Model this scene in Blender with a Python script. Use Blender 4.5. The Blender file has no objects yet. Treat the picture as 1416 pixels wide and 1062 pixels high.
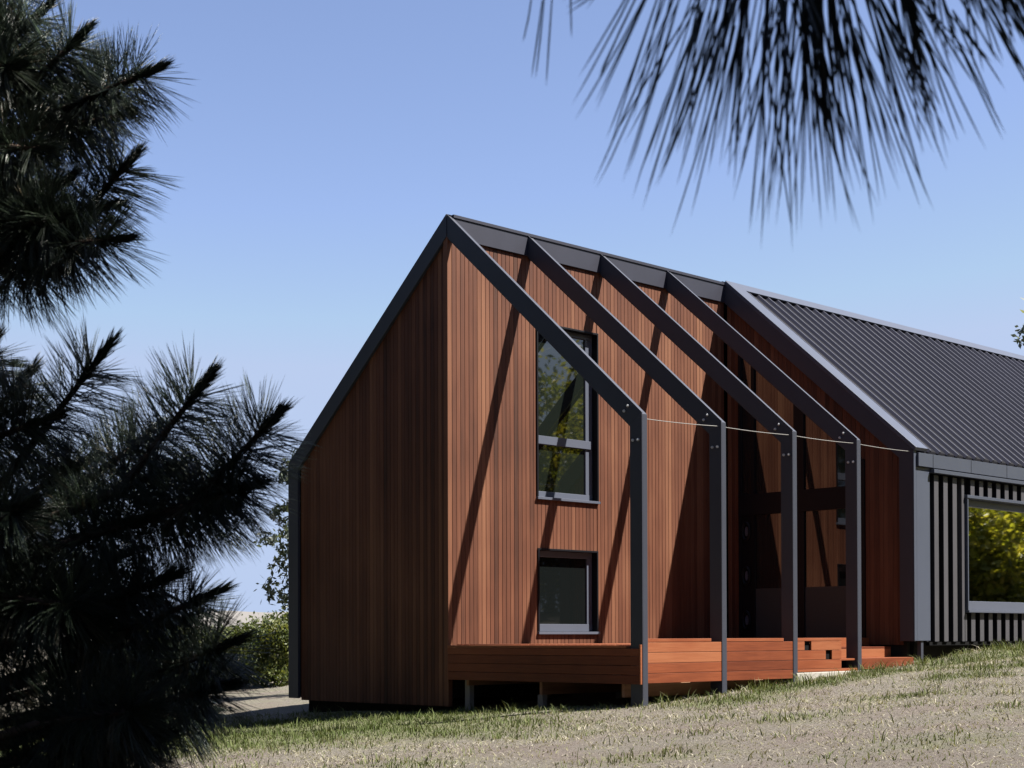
import bpy, math, random
import numpy as np
from mathutils import Vector, Matrix
random.seed(11); rng = np.random.default_rng(11)
scene = bpy.context.scene
COL = scene.collection
R = math.radians

# ------------------------------------------------------------------ site axes
YAW, PITCH, ROLL = .796833, .010397, -.003097
EYE = np.array([-15.5335, -17.2532, 0.0])
AWAY = np.array([math.cos(YAW), math.sin(YAW), 0.0])      # horizontal axis from the road side towards the house
SIDE = np.array([math.sin(YAW), -math.cos(YAW), 0.0])     # horizontal axis to the right of it
SUN = np.array([.285, -.378, .673]); SUN = SUN / np.linalg.norm(SUN)
def site(l, d, z):
    p = EYE + SIDE*l + AWAY*d
    return np.array([p[0], p[1], z])
def to_site(x, y):
    dx = x-EYE[0]; dy = y-EYE[1]
    return dx*SIDE[0]+dy*SIDE[1], dx*AWAY[0]+dy*AWAY[1]
def sstep(a, b, x):
    t = np.clip((x-a)/(b-a), 0, 1); return t*t*(3-2*t)
def soft(x, lim):
    return lim*np.tanh(x/lim)
def ground_z(x, y):
    x = np.asarray(x, float); y = np.asarray(y, float)
    l, d = to_site(x, y)
    z = -1.54 + soft(.085*l, 2.2) + soft(.024*d, 1.25)
    z = z + .025*np.sin(.9*x+.4*y)*np.sin(.7*y-.3*x) + .012*np.sin(2.3*x-1.1*y)*np.sin(1.9*y+.8*x)
    # low mound of spoil left at the corner of the house
    z = z + .10*np.exp(-((x-7.6)**2/1.6+(y+4.15)**2/.12))
    return z

# ------------------------------------------------------------------ materials
def new_mat(name):
    m = bpy.data.materials.new(name); m.use_nodes = True
    nt = m.node_tree
    return m, nt, nt.nodes['Principled BSDF']
def N(nt, t, **kw):
    n = nt.nodes.new(t)
    for k, v in kw.items():
        if k.startswith('i_'): n.inputs[k[2:].replace('_', ' ')].default_value = v
        else: setattr(n, k, v)
    return n
def ramp(nt, fac, stops):
    r = N(nt, 'ShaderNodeValToRGB')
    e = r.color_ramp.elements
    while len(e) < len(stops): e.new(.5)
    for i, (p, c) in enumerate(stops):
        e[i].position = p; e[i].color = (*c, 1)
    nt.links.new(fac, r.inputs[0]); return r
def mapping(nt, scale, coord='Object'):
    tc = N(nt, 'ShaderNodeTexCoord'); mp = N(nt, 'ShaderNodeMapping')
    mp.inputs['Scale'].default_value = scale
    nt.links.new(tc.outputs[coord], mp.inputs[0]); return mp.outputs[0]
def mixc(nt, mode, fac, a, b):
    m = N(nt, 'ShaderNodeMix', data_type='RGBA', blend_type=mode)
    for idx, v in ((0, fac), (6, a), (7, b)):
        if hasattr(v, 'links'): nt.links.new(v, m.inputs[idx])
        else: m.inputs[idx].default_value = v if idx == 0 else (*v, 1)
    return m.outputs[2]
def bump(nt, bsdf, h, dist, strength=.6):
    b = N(nt, 'ShaderNodeBump'); b.inputs['Strength'].default_value = strength; b.inputs['Distance'].default_value = dist
    nt.links.new(h, b.inputs['Height']); nt.links.new(b.outputs[0], bsdf.inputs['Normal'])

def timber(name, dark, mid, light, grain, rough=.6, spec=.25):
    m, nt, b = new_mat(name)
    at = N(nt, 'ShaderNodeAttribute', attribute_name='tint')
    n1 = N(nt, 'ShaderNodeTexNoise'); n1.inputs['Scale'].default_value = 1; n1.inputs['Detail'].default_value = 6; n1.inputs['Roughness'].default_value = .65
    nt.links.new(mapping(nt, grain), n1.inputs['Vector'])
    n2 = N(nt, 'ShaderNodeTexNoise'); n2.inputs['Scale'].default_value = .8; n2.inputs['Detail'].default_value = 3
    nt.links.new(mapping(nt, (1, 1, .7)), n2.inputs['Vector'])
    a = N(nt, 'ShaderNodeMath', operation='MULTIPLY_ADD'); nt.links.new(n1.outputs[0], a.inputs[0]); a.inputs[1].default_value = .75; a.inputs[2].default_value = -.37
    s = N(nt, 'ShaderNodeMath', operation='ADD'); nt.links.new(at.outputs['Fac'], s.inputs[0]); nt.links.new(a.outputs[0], s.inputs[1])
    a2 = N(nt, 'ShaderNodeMath', operation='MULTIPLY_ADD'); nt.links.new(n2.outputs[0], a2.inputs[0]); a2.inputs[1].default_value = .9; a2.inputs[2].default_value = -.45
    s2 = N(nt, 'ShaderNodeMath', operation='ADD'); nt.links.new(s.outputs[0], s2.inputs[0]); nt.links.new(a2.outputs[0], s2.inputs[1])
    r = ramp(nt, s2.outputs[0], [(-.0, dark), (.5, mid), (1, light)])
    nt.links.new(r.outputs[0], b.inputs['Base Color'])
    b.inputs['Roughness'].default_value = rough; b.inputs['Specular IOR Level'].default_value = spec
    bump(nt, b, n1.outputs[0], .004)
    return m
def paint(name, col, rough=.45, var=.12, spec=.4, metal=0):
    m, nt, b = new_mat(name)
    n1 = N(nt, 'ShaderNodeTexNoise'); n1.inputs['Scale'].default_value = 2.2; n1.inputs['Detail'].default_value = 7; n1.inputs['Roughness'].default_value = .7
    nt.links.new(mapping(nt, (1, 1, .6)), n1.inputs['Vector'])
    lo = tuple(c*(1-var) for c in col); hi = tuple(c*(1+var) for c in col)
    at = N(nt, 'ShaderNodeAttribute', attribute_name='tint')
    ad = N(nt, 'ShaderNodeMath', operation='MULTIPLY_ADD'); nt.links.new(at.outputs['Fac'], ad.inputs[0]); ad.inputs[1].default_value = .45; nt.links.new(n1.outputs[0], ad.inputs[2])
    r = ramp(nt, ad.outputs[0], [(.4, lo), (1, hi)])
    nt.links.new(r.outputs[0], b.inputs['Base Color'])
    b.inputs['Roughness'].default_value = rough; b.inputs['Specular IOR Level'].default_value = spec; b.inputs['Metallic'].default_value = metal
    bump(nt, b, n1.outputs[0], .003, .3)
    return m
def leafmat(name, stops, trans=.35, rough=.5, spec=.3):
    m, nt, b = new_mat(name)
    at = N(nt, 'ShaderNodeAttribute', attribute_name='tint')
    r = ramp(nt, at.outputs['Fac'], stops)
    nt.links.new(r.outputs[0], b.inputs['Base Color'])
    b.inputs['Roughness'].default_value = rough; b.inputs['Specular IOR Level'].default_value = spec
    if trans > 0:
        t = N(nt, 'ShaderNodeBsdfTranslucent'); mx = N(nt, 'ShaderNodeMixShader'); mx.inputs[0].default_value = trans
        br = mixc(nt, 'MULTIPLY', 1.0, r.outputs[0], (1.5, 1.45, .6))
        nt.links.new(br, t.inputs[0])
        nt.links.new(b.outputs[0], mx.inputs[1]); nt.links.new(t.outputs[0], mx.inputs[2])
        nt.links.new(mx.outputs[0], nt.nodes['Material Output'].inputs[0])
    return m
def glass(name, col, ior, rough=.02):
    m, nt, b = new_mat(name)
    n1 = N(nt, 'ShaderNodeTexNoise'); n1.inputs['Scale'].default_value = 1.1; n1.inputs['Detail'].default_value = 1
    nt.links.new(mapping(nt, (1, 1, 1)), n1.inputs['Vector'])
    b.inputs['Base Color'].default_value = (*col, 1); b.inputs['Roughness'].default_value = rough; b.inputs['IOR'].default_value = ior
    bump(nt, b, n1.outputs[0], .004, .25)
    return m

M = {}
M['cedar'] = timber('cedar boards', (0.02844,0.009124,0.004113), (0.07922,0.02683,0.01262), (0.1371,0.05796,0.02925), (34, 34, 1.2))
M['deck'] = timber('oiled deck boards', (0.07364,0.01629,0.006019), (0.1473,0.03879,0.0143), (0.1988,0.06982,0.0301), (2.2, 2.2, 38), .5)
M['stump'] = timber('weathered grey timber', (0.0768,0.06864,0.0608), (0.1536,0.1373,0.1216), (0.2176,0.1997,0.1763), (30, 30, 2), .8)
M['bearer'] = timber('bearer timber', (0.136,0.064,0.036), (0.2448,0.128,0.072), (0.3536,0.2048,0.12), (2, 30, 30), .8)
M['steel'] = paint('charcoal painted steel', (0.027,0.02954,0.03987), .42, .10)
M['trim'] = paint('grey folded metal flashing', (0.04052,0.04639,0.06287), .38, .10)
M['pan'] = paint('near black roof sheet', (.0055,.0055,.0072), .75, .2, .06)
M['wall_pan'] = paint('charcoal wall sheet', (.0095,.0095,.0115), .6, .2, .15)
M['rib'] = paint('grey standing rib', (0.01792,0.01757,0.02809), .45, .15)
M['batten'] = paint('grey wall rib', (0.0398,0.03825,0.04262), .5, .12)
M['alu'] = paint('grey aluminium window section', (0.06021,0.06689,0.08737), .35, .08)
M['dark'] = paint('dark recess', (0.0025,0.0025,0.00275), .8, .2, .1)  # near-black; shade inside the deck openings is put into this colour
M['blackmetal'] = paint('black metal', (.0035,.0037,.0055), .45, .2, .2)
M['panel'] = paint('pale grey panel', (0.02599,0.02945,0.0285), .5, .08)
M['concrete'] = paint('pale concrete', (0.234,0.2205,0.1935), .9, .25, .1)
M['block'] = paint('dark foundation', (.015,.014,.013), .9, .2, .1)
M['bolt'] = paint('galvanised bolt', (.55,.56,.58), .35, .1, .5, .6)
M['rod'] = paint('pale steel rod', (0.175,0.168,0.154), .4, .05)
M['ridge'] = paint('dark ridge steel', (0.01822,0.01901,0.02873), .45, .15)
M['tall_glass'] = glass('green tinted window glass', (.006,.008,.006), 2.05)
M['coated'] = glass('coated window glass', (.82,.82,.70), 1.5, .03)
M['coated'].node_tree.nodes['Principled BSDF'].inputs['Metallic'].default_value = 1
M['glass'] = glass('dark window glass', (.004,.005,.005), 1.45)
M['mirror'] = glass('reflective window glass', (.006,.006,.006), 2.1)
M['bark'] = timber('pine bark', (.03,.022,.018), (.07,.05,.04), (.12,.09,.07), (9, 9, 3), .9, .1)
M['greybark'] = timber('grey bark', (.10,.09,.08), (.2,.18,.16), (.3,.28,.25), (9, 9, 3), .9, .1)
M['needle'] = leafmat('pine needles', [(0,(0.01025,0.01547,0.01025)), (.5,(0.02665,0.03978,0.0246)), (.85,(0.05638,0.07735,0.04612)), (1,(0.1025,0.0884,0.05638))], .10, .34, .5)
M['needle_green'] = leafmat('green hanging pine needles', [(0,(.007,.010,.008)), (.6,(.016,.022,.016)), (1,(.06,.068,.034))], .10, .38, .4)
M['leaf'] = leafmat('garden leaves', [(0,(0.06283,0.08084,0.01346)), (.5,(0.1428,0.1488,0.02356)), (1,(0.2856,0.2446,0.04712))], .55)
M['leaf_pale'] = leafmat('pale gum leaves', [(0,(.06,.072,.055)), (.5,(.10,.115,.09)), (1,(.16,.17,.14))], .4)
M['leaf_olive'] = leafmat('olive shrub leaves', [(0,(0.0216,0.035,0.0088)), (.5,(0.06,0.075,0.0198)), (1,(0.126,0.1313,0.044))], .35)
M['leaf_grey'] = leafmat('grey green gum leaves', [(0,(0.02652,0.03569,0.02625)), (.5,(0.04862,0.06105,0.04723)), (1,(0.0884,0.1034,0.08398))], .3)
M['leaf_dark'] = leafmat('dark leaves', [(0,(0.0068,0.0119,0.00425)), (.5,(0.017,0.0255,0.00765)), (1,(0.0425,0.0493,0.017))], .3)
M['grass'] = leafmat('grass blades', [(0,(.055,.074,.022)), (.3,(.105,.118,.050)), (.5,(.155,.148,.083)), (.75,(.200,.180,.136)), (1,(.29,.268,.215))], .15, .8, .1)

def ground_mat():
    m, nt, b = new_mat('dry lawn')
    at = N(nt, 'ShaderNodeAttribute', attribute_name='green')
    def noise(s, det=6, ro=.65):
        n = N(nt, 'ShaderNodeTexNoise'); n.inputs['Scale'].default_value = s; n.inputs['Detail'].default_value = det; n.inputs['Roughness'].default_value = ro
        nt.links.new(mapping(nt, (1,1,1)), n.inputs['Vector']); return n.outputs[0]
    n_f, n_m, n_l = noise(28, 9, .8), noise(4.5), noise(.8)
    straw = ramp(nt, n_f, [(.30,(0.05228,0.04468,0.03511)), (.46,(0.1121,0.09884,0.0812)), (.6,(0.1616,0.1464,0.1273)), (.78,(0.2329,0.2167,0.1975))]).outputs[0]
    soil = ramp(nt, n_m, [(.3,(0.0924,0.07046,0.06376)), (.7,(0.1518,0.1217,0.1108))]).outputs[0]
    f = ramp(nt, n_l, [(.45,(0,0,0)), (.62,(.55,.55,.55))]).outputs[0]
    dry = mixc(nt, 'MIX', f, straw, soil)
    gr = ramp(nt, n_f, [(.3,(.045,.052,.018)), (.5,(.098,.108,.046)), (.72,(.17,.17,.095))]).outputs[0]
    add = N(nt, 'ShaderNodeMath', operation='MULTIPLY_ADD'); nt.links.new(n_m, add.inputs[0]); add.inputs[1].default_value = 1.5; add.inputs[2].default_value = -.75
    s = N(nt, 'ShaderNodeMath', operation='ADD', use_clamp=True); nt.links.new(at.outputs['Fac'], s.inputs[0]); nt.links.new(add.outputs[0], s.inputs[1])
    nt.links.new(mixc(nt, 'MIX', s.outputs[0], dry, gr), b.inputs['Base Color'])
    b.inputs['Roughness'].default_value = .95; b.inputs['Specular IOR Level'].default_value = .1
    bump(nt, b, n_f, .05, .9)
    return m
M['ground'] = ground_mat()

# ------------------------------------------------------------------ mesh builder
class MB:
    def __init__(s): s.v = []; s.f = []; s.mi = []; s.t = []; s.mats = []
    def m(s, mat):
        if mat not in s.mats: s.mats.append(mat)
        return s.mats.index(mat)
    def add(s, verts, faces, mat, tint=None):
        o = len(s.v); k = s.m(mat)
        t = random.random() if tint is None else tint
        s.v += [tuple(map(float, p)) for p in verts]
        for f in faces: s.f.append([i+o for i in f]); s.mi.append(k); s.t.append(t)
    def hexa(s, p, mat, tint=None):      # 8 corners: bottom loop, top loop
        s.add(p, [(3,2,1,0),(4,5,6,7),(0,1,5,4),(1,2,6,5),(2,3,7,6),(3,0,4,7)], mat, tint)
    def box(s, x0, x1, y0, y1, z0, z1, mat, tint=None):
        s.hexa([(x0,y0,z0),(x1,y0,z0),(x1,y1,z0),(x0,y1,z0),(x0,y0,z1),(x1,y0,z1),(x1,y1,z1),(x0,y1,z1)], mat, tint)
    def prism(s, poly, axis, a, b, mat, tint=None):     # polygon in the other two axes, extruded along axis
        n = len(poly)
        def P(q, w): return {'x': (w, q[0], q[1]), 'y': (q[0], w, q[1]), 'z': (q[0], q[1], w)}[axis]
        vs = [P(q, a) for q in poly]+[P(q, b) for q in poly]
        fs = [tuple(range(n))[::-1], tuple(range(n, 2*n))]+[(i, (i+1) % n, n+(i+1) % n, n+i) for i in range(n)]
        s.add(vs, fs, mat, tint)
    def tube(s, pts, rad, mat, n=8, tint=None, cap=True):
        pts = [Vector(p) for p in pts]; vs = []; fs = []
        rads = rad if hasattr(rad, '__len__') else [rad]*len(pts)
        ref = Vector((.13, .27, .95))
        for i, p in enumerate(pts):
            d = (pts[min(i+1, len(pts)-1)]-pts[max(i-1, 0)]).normalized()
            if abs(d.dot(ref)) > .95: ref = Vector((.9, .3, .1))
            u = d.cross(ref).normalized(); w = d.cross(u)
            for k in range(n):
                a = 2*math.pi*k/n; vs.append(p+(u*math.cos(a)+w*math.sin(a))*rads[i])
        for i in range(len(pts)-1):
            for k in range(n): fs.append((i*n+k, i*n+(k+1) % n, (i+1)*n+(k+1) % n, (i+1)*n+k))
        if cap: fs += [tuple(range(n))[::-1], tuple(range((len(pts)-1)*n, len(pts)*n))]
        s.add(vs, fs, mat, tint)
    def build(s, name, parent=None, bevel=0, smooth=False):
        me = bpy.data.meshes.new(name); me.from_pydata(s.v, [], s.f)
        for m in s.mats: me.materials.append(m)
        me.polygons.foreach_set('material_index', s.mi)
        at = me.attributes.new('tint', 'FLOAT', 'FACE'); at.data.foreach_set('value', s.t)
        if smooth: me.polygons.foreach_set('use_smooth', [True]*len(s.f))
        me.update(); ob = bpy.data.objects.new(name, me); COL.objects.link(ob)
        if parent: ob.parent = parent
        if bevel:
            bv = ob.modifiers.new('bevel', 'BEVEL'); bv.width = bevel; bv.segments = 2; bv.limit_method = 'ANGLE'
        return ob
def raw_mesh(name, verts, quads, tris, mat, tint, parent=None):
    """numpy mesh: verts (n,3); quads (m,4); tris (k,3); tint per face"""
    me = bpy.data.meshes.new(name)
    nq, ntr = len(quads), len(tris)
    me.vertices.add(len(verts)); me.vertices.foreach_set('co', np.asarray(verts, np.float32).ravel())
    loops = np.concatenate([np.asarray(quads, np.int32).ravel(), np.asarray(tris, np.int32).ravel()])
    me.loops.add(len(loops)); me.loops.foreach_set('vertex_index', loops)
    starts = np.concatenate([np.arange(nq)*4, nq*4+np.arange(ntr)*3]).astype(np.int32)
    me.polygons.add(nq+ntr); me.polygons.foreach_set('loop_start', starts)
    me.materials.append(mat)
    at = me.attributes.new('tint', 'FLOAT', 'FACE'); at.data.foreach_set('value', np.asarray(tint, np.float32))
    me.update(calc_edges=True); me.validate()
    ob = bpy.data.objects.new(name, me); COL.objects.link(ob)
    if parent: ob.parent = parent
    return ob
def thing(name, label, cat, loc=(0,0,0), group=None):
    o = bpy.data.objects.new(name, None); COL.objects.link(o); o.location = loc; o.empty_display_size = .3
    o['label'] = label; o['category'] = cat
    if group: o['group'] = group
    return o
AIR, DUST, OZONE, SKYS, SUNS, EXPO = 0.9, 0.4, 2.6, .056, 5.0, 1.95
# ------------------------------------------------------------------ the house
H, E_, HW = 6.283, 3.0, 3.80
TAN = (H-E_)/HW; ANG = math.atan(TAN); CA, SA = math.cos(ANG), math.sin(ANG)
XG, XE = 6.62, 31.0                  # where the closed part of the house starts and ends
YB = 3.93                            # rear eave
def roof_z(y): return H-TAN*abs(y)
house = thing('timber_house', 'long gabled timber house with black ribbed roof and open steel frames over its deck', 'house')

def boards(mb, axis, fixed, u0, u1, zb, zt, depth, mat, pitch=.086, gap=.0045, holes=(), sign=-1):
    """vertical boards in the plane axis=fixed, between u0 and u1; zt(u) is the sloping top"""
    n = int(round((u1-u0)/pitch)); p = (u1-u0)/n; c = .004
    for i in range(n):
        a, b = u0+i*p+gap/2, u0+(i+1)*p-gap/2
        cuts = sorted(set([a, b]+[q for h in holes for q in (h[0], h[1]) if a < q < b]))
        t = min(max(random.gauss(.5, .13), 0), 1)
        if random.random() < .06: t = random.choice((.12, .88))
        for s0, s1 in zip(cuts[:-1], cuts[1:]):
            mid = (s0+s1)/2; spans = [(zb(mid) if callable(zb) else zb, None)]
            for h in holes:
                if h[0] <= mid <= h[1]:
                    new = []
                    for z0, z1 in spans:
                        top = 99 if z1 is None else z1
                        if h[3] <= z0 or h[2] >= top: new.append((z0, z1)); continue
                        if h[2] > z0: new.append((z0, h[2]))
                        if h[3] < top: new.append((h[3], z1))
                    spans = new
            for z0, z1 in spans:
                ta = zt(s0) if z1 is None else z1; tb = zt(s1) if z1 is None else z1
                if min(ta, tb) <= z0+.01: continue
                g0, g1 = fixed-sign*.006, fixed-sign*(depth-.004)
                e0, e1 = s0-gap/2-.0005, s0+gap
                if i and s0 == a:
                    if axis == 'y': mb.hexa([(e0-gap,g0,z0+.002),(e1,g0,z0+.002),(e1,g1,z0+.002),(e0-gap,g1,z0+.002),(e0-gap,g0,ta-.012),(e1,g0,ta-.012),(e1,g1,ta-.012),(e0-gap,g1,ta-.012)], mat, t)
                    else: mb.hexa([(g0,e0-gap,z0+.002),(g0,e1,z0+.002),(g1,e1,z0+.002),(g1,e0-gap,z0+.002),(g0,e0-gap,ta-.012),(g0,e1,ta-.012),(g1,e1,ta-.012),(g1,e0-gap,ta-.012)], mat, t)
                f, k = fixed, fixed-sign*depth         # front, back
                if axis == 'y':
                    P = [(s0,f+.004*-sign,z0),(s0+c,f,z0),(s1-c,f,z0),(s1,f+.004*-sign,z0),(s1,k,z0),(s0,k,z0)]
                else:
                    P = [(f+.004*-sign,s0,z0),(f,s0+c,z0),(f,s1-c,z0),(f+.004*-sign,s1,z0),(k,s1,z0),(k,s0,z0)]
                tops = [ta, ta+(tb-ta)*c/(s1-s0), tb-(tb-ta)*c/(s1-s0), tb, tb, ta]
                Q = [(q[0], q[1], w) for q, w in zip(P, tops)]
                fs = [tuple(range(6)), tuple(range(11, 5, -1))]+[(j, 6+j, 6+(j+1) % 6, (j+1) % 6) for j in range(6)]
                mb.add(P+Q, fs, mat, t)

UP = (1.885, 3.285, 2.19, 4.93); LO = (1.90, 3.265, .075, 1.385)
# sunlit long wall under the ridge
w = MB(); boards(w, 'y', 0, .10, XG, -.16, lambda u: H-.20, .03, M['cedar'], holes=[UP, LO])
side = w.build('side_wall', house)
w = MB()      # backing behind the boards, with the openings left free
def backing(x0, x1, z0, z1): w.box(x0, x1, .034, .06, z0, z1, M['block'])
backing(.09, UP[0]-.02, -.9, H-.2); backing(UP[1]+.02, XG, -.9, H-.2)
backing(UP[0]-.02, UP[1]+.02, -.9, LO[2]-.02); backing(UP[0]-.02, UP[1]+.02, LO[3]+.02, UP[2]-.02); backing(UP[0]-.02, UP[1]+.02, UP[3]+.02, H-.2)
w.build('wall_backing', house)
w = MB(); w.box(0, .085, -.012, .08, -1.02, H-.28, M['cedar'], .78); w.build('corner_board', house, .004)
# shaded end wall (rear half of the gable)
w = MB(); boards(w, 'x', .045, .085, YB-.27, -1.02, lambda u: roof_z(u)-.20, .03, M['cedar'], sign=-1)
w.build('end_wall', house)
w = MB(); w.prism([(.09,-.95),(YB-.2,-.95),(YB-.2,roof_z(YB-.2)-.14),(.09,H-.26)], 'x', .08, .12, M['block']); w.build('wall_backing', house)
w = MB()
w.prism([(.15,-1.9),(YB-.3,-1.9),(YB-.3,-.95),(.15,-.95)], 'x', .18, .30, M['block'])
w.box(.30, XE-.1, YB-.40, YB-.30, -1.9, -.95, M['block']); w.box(XG+.15, XE-.1, -3.62, -3.55, -1.9, .0, M['block'])
w.box(XG+.08, XG+.15, -3.62, 0, -1.9, -.1, M['block']); w.box(.30, XG+.08, .15, .25, -1.9, -.95, M['block'])
w.build('foundation', house)
# rear wall, far end wall
w = MB(); w.box(.13, XE-.1, YB-.22, YB-.12, -.98, roof_z(YB-.12)-.12, M['pan'])
for i in range(105): w.box(.3+i*.29, .45+i*.29, YB-.12, YB-.06, -.98, 2.75, M['batten'])
w.build('rear_wall', house)
w = MB(); w.prism([(-HW+.1,-.3),(YB-.1,-.3),(YB-.1,roof_z(YB-.1)-.1),(0,H-.15),(-HW+.1,roof_z(HW-.1)-.1)], 'x', XE-.12, XE-.02, M['pan'])
w.build('end_cladding', house)

# roof: rear slope over the whole length, front slope over the closed part
w = MB(); T = .14
w.prism([(0,H),(YB,roof_z(YB)),(YB,roof_z(YB)-T/CA),(0,H-T/CA)], 'x', .004, XE, M['pan'])
w.prism([(0,H),(0,H-T/CA),(-HW,E_-T/CA),(-HW,E_)], 'x', XG+.02, XE, M['pan'])
def rib(x, sgn, y_e):
    h, wd = .045, .026
    n = Vector((0, sgn*SA, CA))
    a = Vector((x, sgn*.10, roof_z(.10))); b = Vector((x, sgn*(y_e+.03), roof_z(y_e+.03)))
    ps = []
    for q in (a, b):
        ps += [q+Vector((-wd-.018,0,0))-n*.005, q+Vector((wd+.018,0,0))-n*.005, q+Vector((wd-.012,0,0))+n*h, q+Vector((-wd+.012,0,0))+n*h]
    w.add(ps, [(0,1,2,3),(7,6,5,4),(0,4,5,1),(1,5,6,2),(2,6,7,3),(3,7,4,0)], M['rib'])
for i in range(82): rib(7.06+i*.29, -1, HW)
for i in range(105): rib(.35+i*.29, 1, YB)
roof = w.build('roof', house)
w = MB()
for sgn in (-1, 1):
    n = Vector((0, sgn*SA, CA)); a0 = Vector((0,0,H))+n*.062; a1 = Vector((0,sgn*.19,roof_z(.19)))+n*.062; a2 = a1-n*.03
    x0 = XG
    w.add([(x0,*a0.yz),(XE,*a0.yz),(XE,*a1.yz),(x0,*a1.yz),(x0,a0.y,a0.z-.03),(XE,a0.y,a0.z-.03),(XE,*a2.yz),(x0,*a2.yz)],
          [(0,1,2,3),(7,6,5,4),(3,2,6,7),(0,3,7,4),(1,5,6,2)] , M['trim'])
w.build('ridge_cap', roof)
w = MB()   # barge flashing on the rake of the closed part
n = Vector((0,-SA,CA))
def rake(x0, x1, y0, y1, lo, hi, mat, mb):
    ps = []
    for y in (y0, y1):
        q = Vector((0, y, roof_z(y)))
        l = q+n*lo; u = q+n*hi
        ps += [(x0,*l.yz),(x1,*l.yz),(x1,*u.yz),(x0,*u.yz)]
    mb.add(ps, [(0,1,2,3),(7,6,5,4),(0,4,5,1),(1,5,6,2),(2,6,7,3),(3,7,4,0)], mat)
rake(XG-.03, XG+.34, -.02, -HW-.03, .002, .065, M['trim'], w)
w.build('barge_flashing', roof, .006)
w = MB(); w.box(XG+.062, XE, -HW-.06, -HW+.02, E_-.27, E_-.055, M['trim'])
for i in range(20):
    x = XG+.5+i*1.21; w.box(x-.004, x+.004, -HW-.064, -HW-.058, E_-.268, E_-.057, M['dark'])
w.build('eave_fascia', roof, .004)
w = MB(); w.box(XG+.46, XE, -HW-.105, -HW+.0, E_-.355, E_-.295, M['trim']); w.build('eave_trim', roof, .004)

# ridge beam and thin cap above the open bays
w = MB(); w.box(.10, XG, -.035, .03, H-.35, H-.045, M['ridge'], .5); w.build('ridge_beam', house, .004)
w = MB(); w.box(.10, XG-.03, -.05, .0, H-.042, H+.002, M['ridge'], .5); w.build('ridge_flashing', house)

# ------------------------------------------------------------------ portal frames
def frame_outline(he, d):
    """outer and inner polyline of one half frame, y negative = front"""
    out = [(0, H), (-HW, he)]; return out
def portal(x, he, zfoot, name='portal_frame'):
    mb = MB(); D = .255; PW = .21; FW = .105; WT = .016; FT = .018
    yo = -HW
    tan = (H-he)/HW; ang = math.atan(tan); ca, sa = math.cos(ang), math.sin(ang)
    rz = lambda y: H+tan*y
    zi = lambda y: rz(y)-D/ca
    yi = yo+PW
    # web: rafter + post as one flat plate on the side away from the entry
    mb.prism([(0, H), (yo, he), (yi, zi(yi)), (0, zi(0))], 'x', x, x+WT, M['steel'], .5)
    mb.prism([(yo, he), (yo, zfoot), (yi, zfoot), (yi, zi(yi))], 'x', x, x+WT, M['steel'], .5)
    # flanges
    def strip(a, b, off):
        a = Vector((0, *a)); b = Vector((0, *b)); d = (b-a).normalized(); nn = Vector((0, -d.z, d.y))*off
        ps = []
        for q in (a, b): ps += [(x+WT, *q.yz), (x+FW, *q.yz), (x+FW, *(q+nn).yz), (x+WT, *(q+nn).yz)]
        mb.add(ps, [(0,1,2,3),(7,6,5,4),(0,4,5,1),(1,5,6,2),(2,6,7,3),(3,7,4,0)], M['steel'], .5)
    strip((0, H-FT/ca), (yo, he-FT/ca), FT)
    strip((0, zi(0)), (yi, zi(yi)), FT)
    mb.box(x+WT, x+FW, yo, yo+FT, zfoot, he-.03, M['steel'], .5)
    mb.box(x+WT, x+FW, yi-FT, yi, zfoot, zi(yi)-.01, M['steel'], .5)
    mb.box(x-.03, x+FW+.03, yo-.03, yi+.03, zfoot, zfoot+.012, M['steel'], .5)
    ob = mb.build(name, house, .003)
    for (by, bz) in ((yo+.055, he-.36), (yo+.145, he-.36), (yi+.02, rz(yi+.02)-.10), (yi+.085, rz(yi+.085)-.22)):
        b = MB(); b.tube([(x-.026, by, bz), (x-.008, by, bz)], .020, M['bolt'], 6); b.tube([(x-.038, by, bz), (x-.026, by, bz)], .010, M['bolt'], 8)
        b.build('bolt', ob)
    return ob
SP = 1.669
FX = [0, SP, 2*SP, 3*SP]; FE = [2.945, 2.99, 3.015, 3.035]
for x, he in zip(FX, FE): portal(x, he, float(ground_z(x, -HW))-.12)
# rear half of the end frame, round the shaded gable
w = MB()
w.prism([(0,H),(YB,roof_z(YB)),(YB-.26,roof_z(YB-.26)-.255/CA),(0,H-.255/CA)], 'x', -.012, .04, M['steel'], .5)
w.prism([(YB,roof_z(YB)),(YB,-.99),(YB-.26,-.99),(YB-.26,roof_z(YB-.26)-.255/CA)], 'x', -.012, .04, M['steel'], .5)
w.box(.04, .10, YB-.02, YB, -.99, roof_z(YB)-.03, M['steel'], .5)
w.build('end_frame', house, .003)
w = MB(); pts = []
xs = FX+[XG]; zs = [z-.075 for z in FE]+[2.965]
for (xa, za), (xb, zb) in zip(zip(xs[:-1], zs[:-1]), zip(xs[1:], zs[1:])):
    for k in range(6):
        t = k/6; pts.append((xa+(xb-xa)*t, -HW+.05, za+(zb-za)*t-.012*4*t*(1-t)))
pts.append((XG, -HW+.05, zs[-1]))
w.tube(pts, .005, M['rod'], 8); w.build('tie_rod', house)

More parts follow.
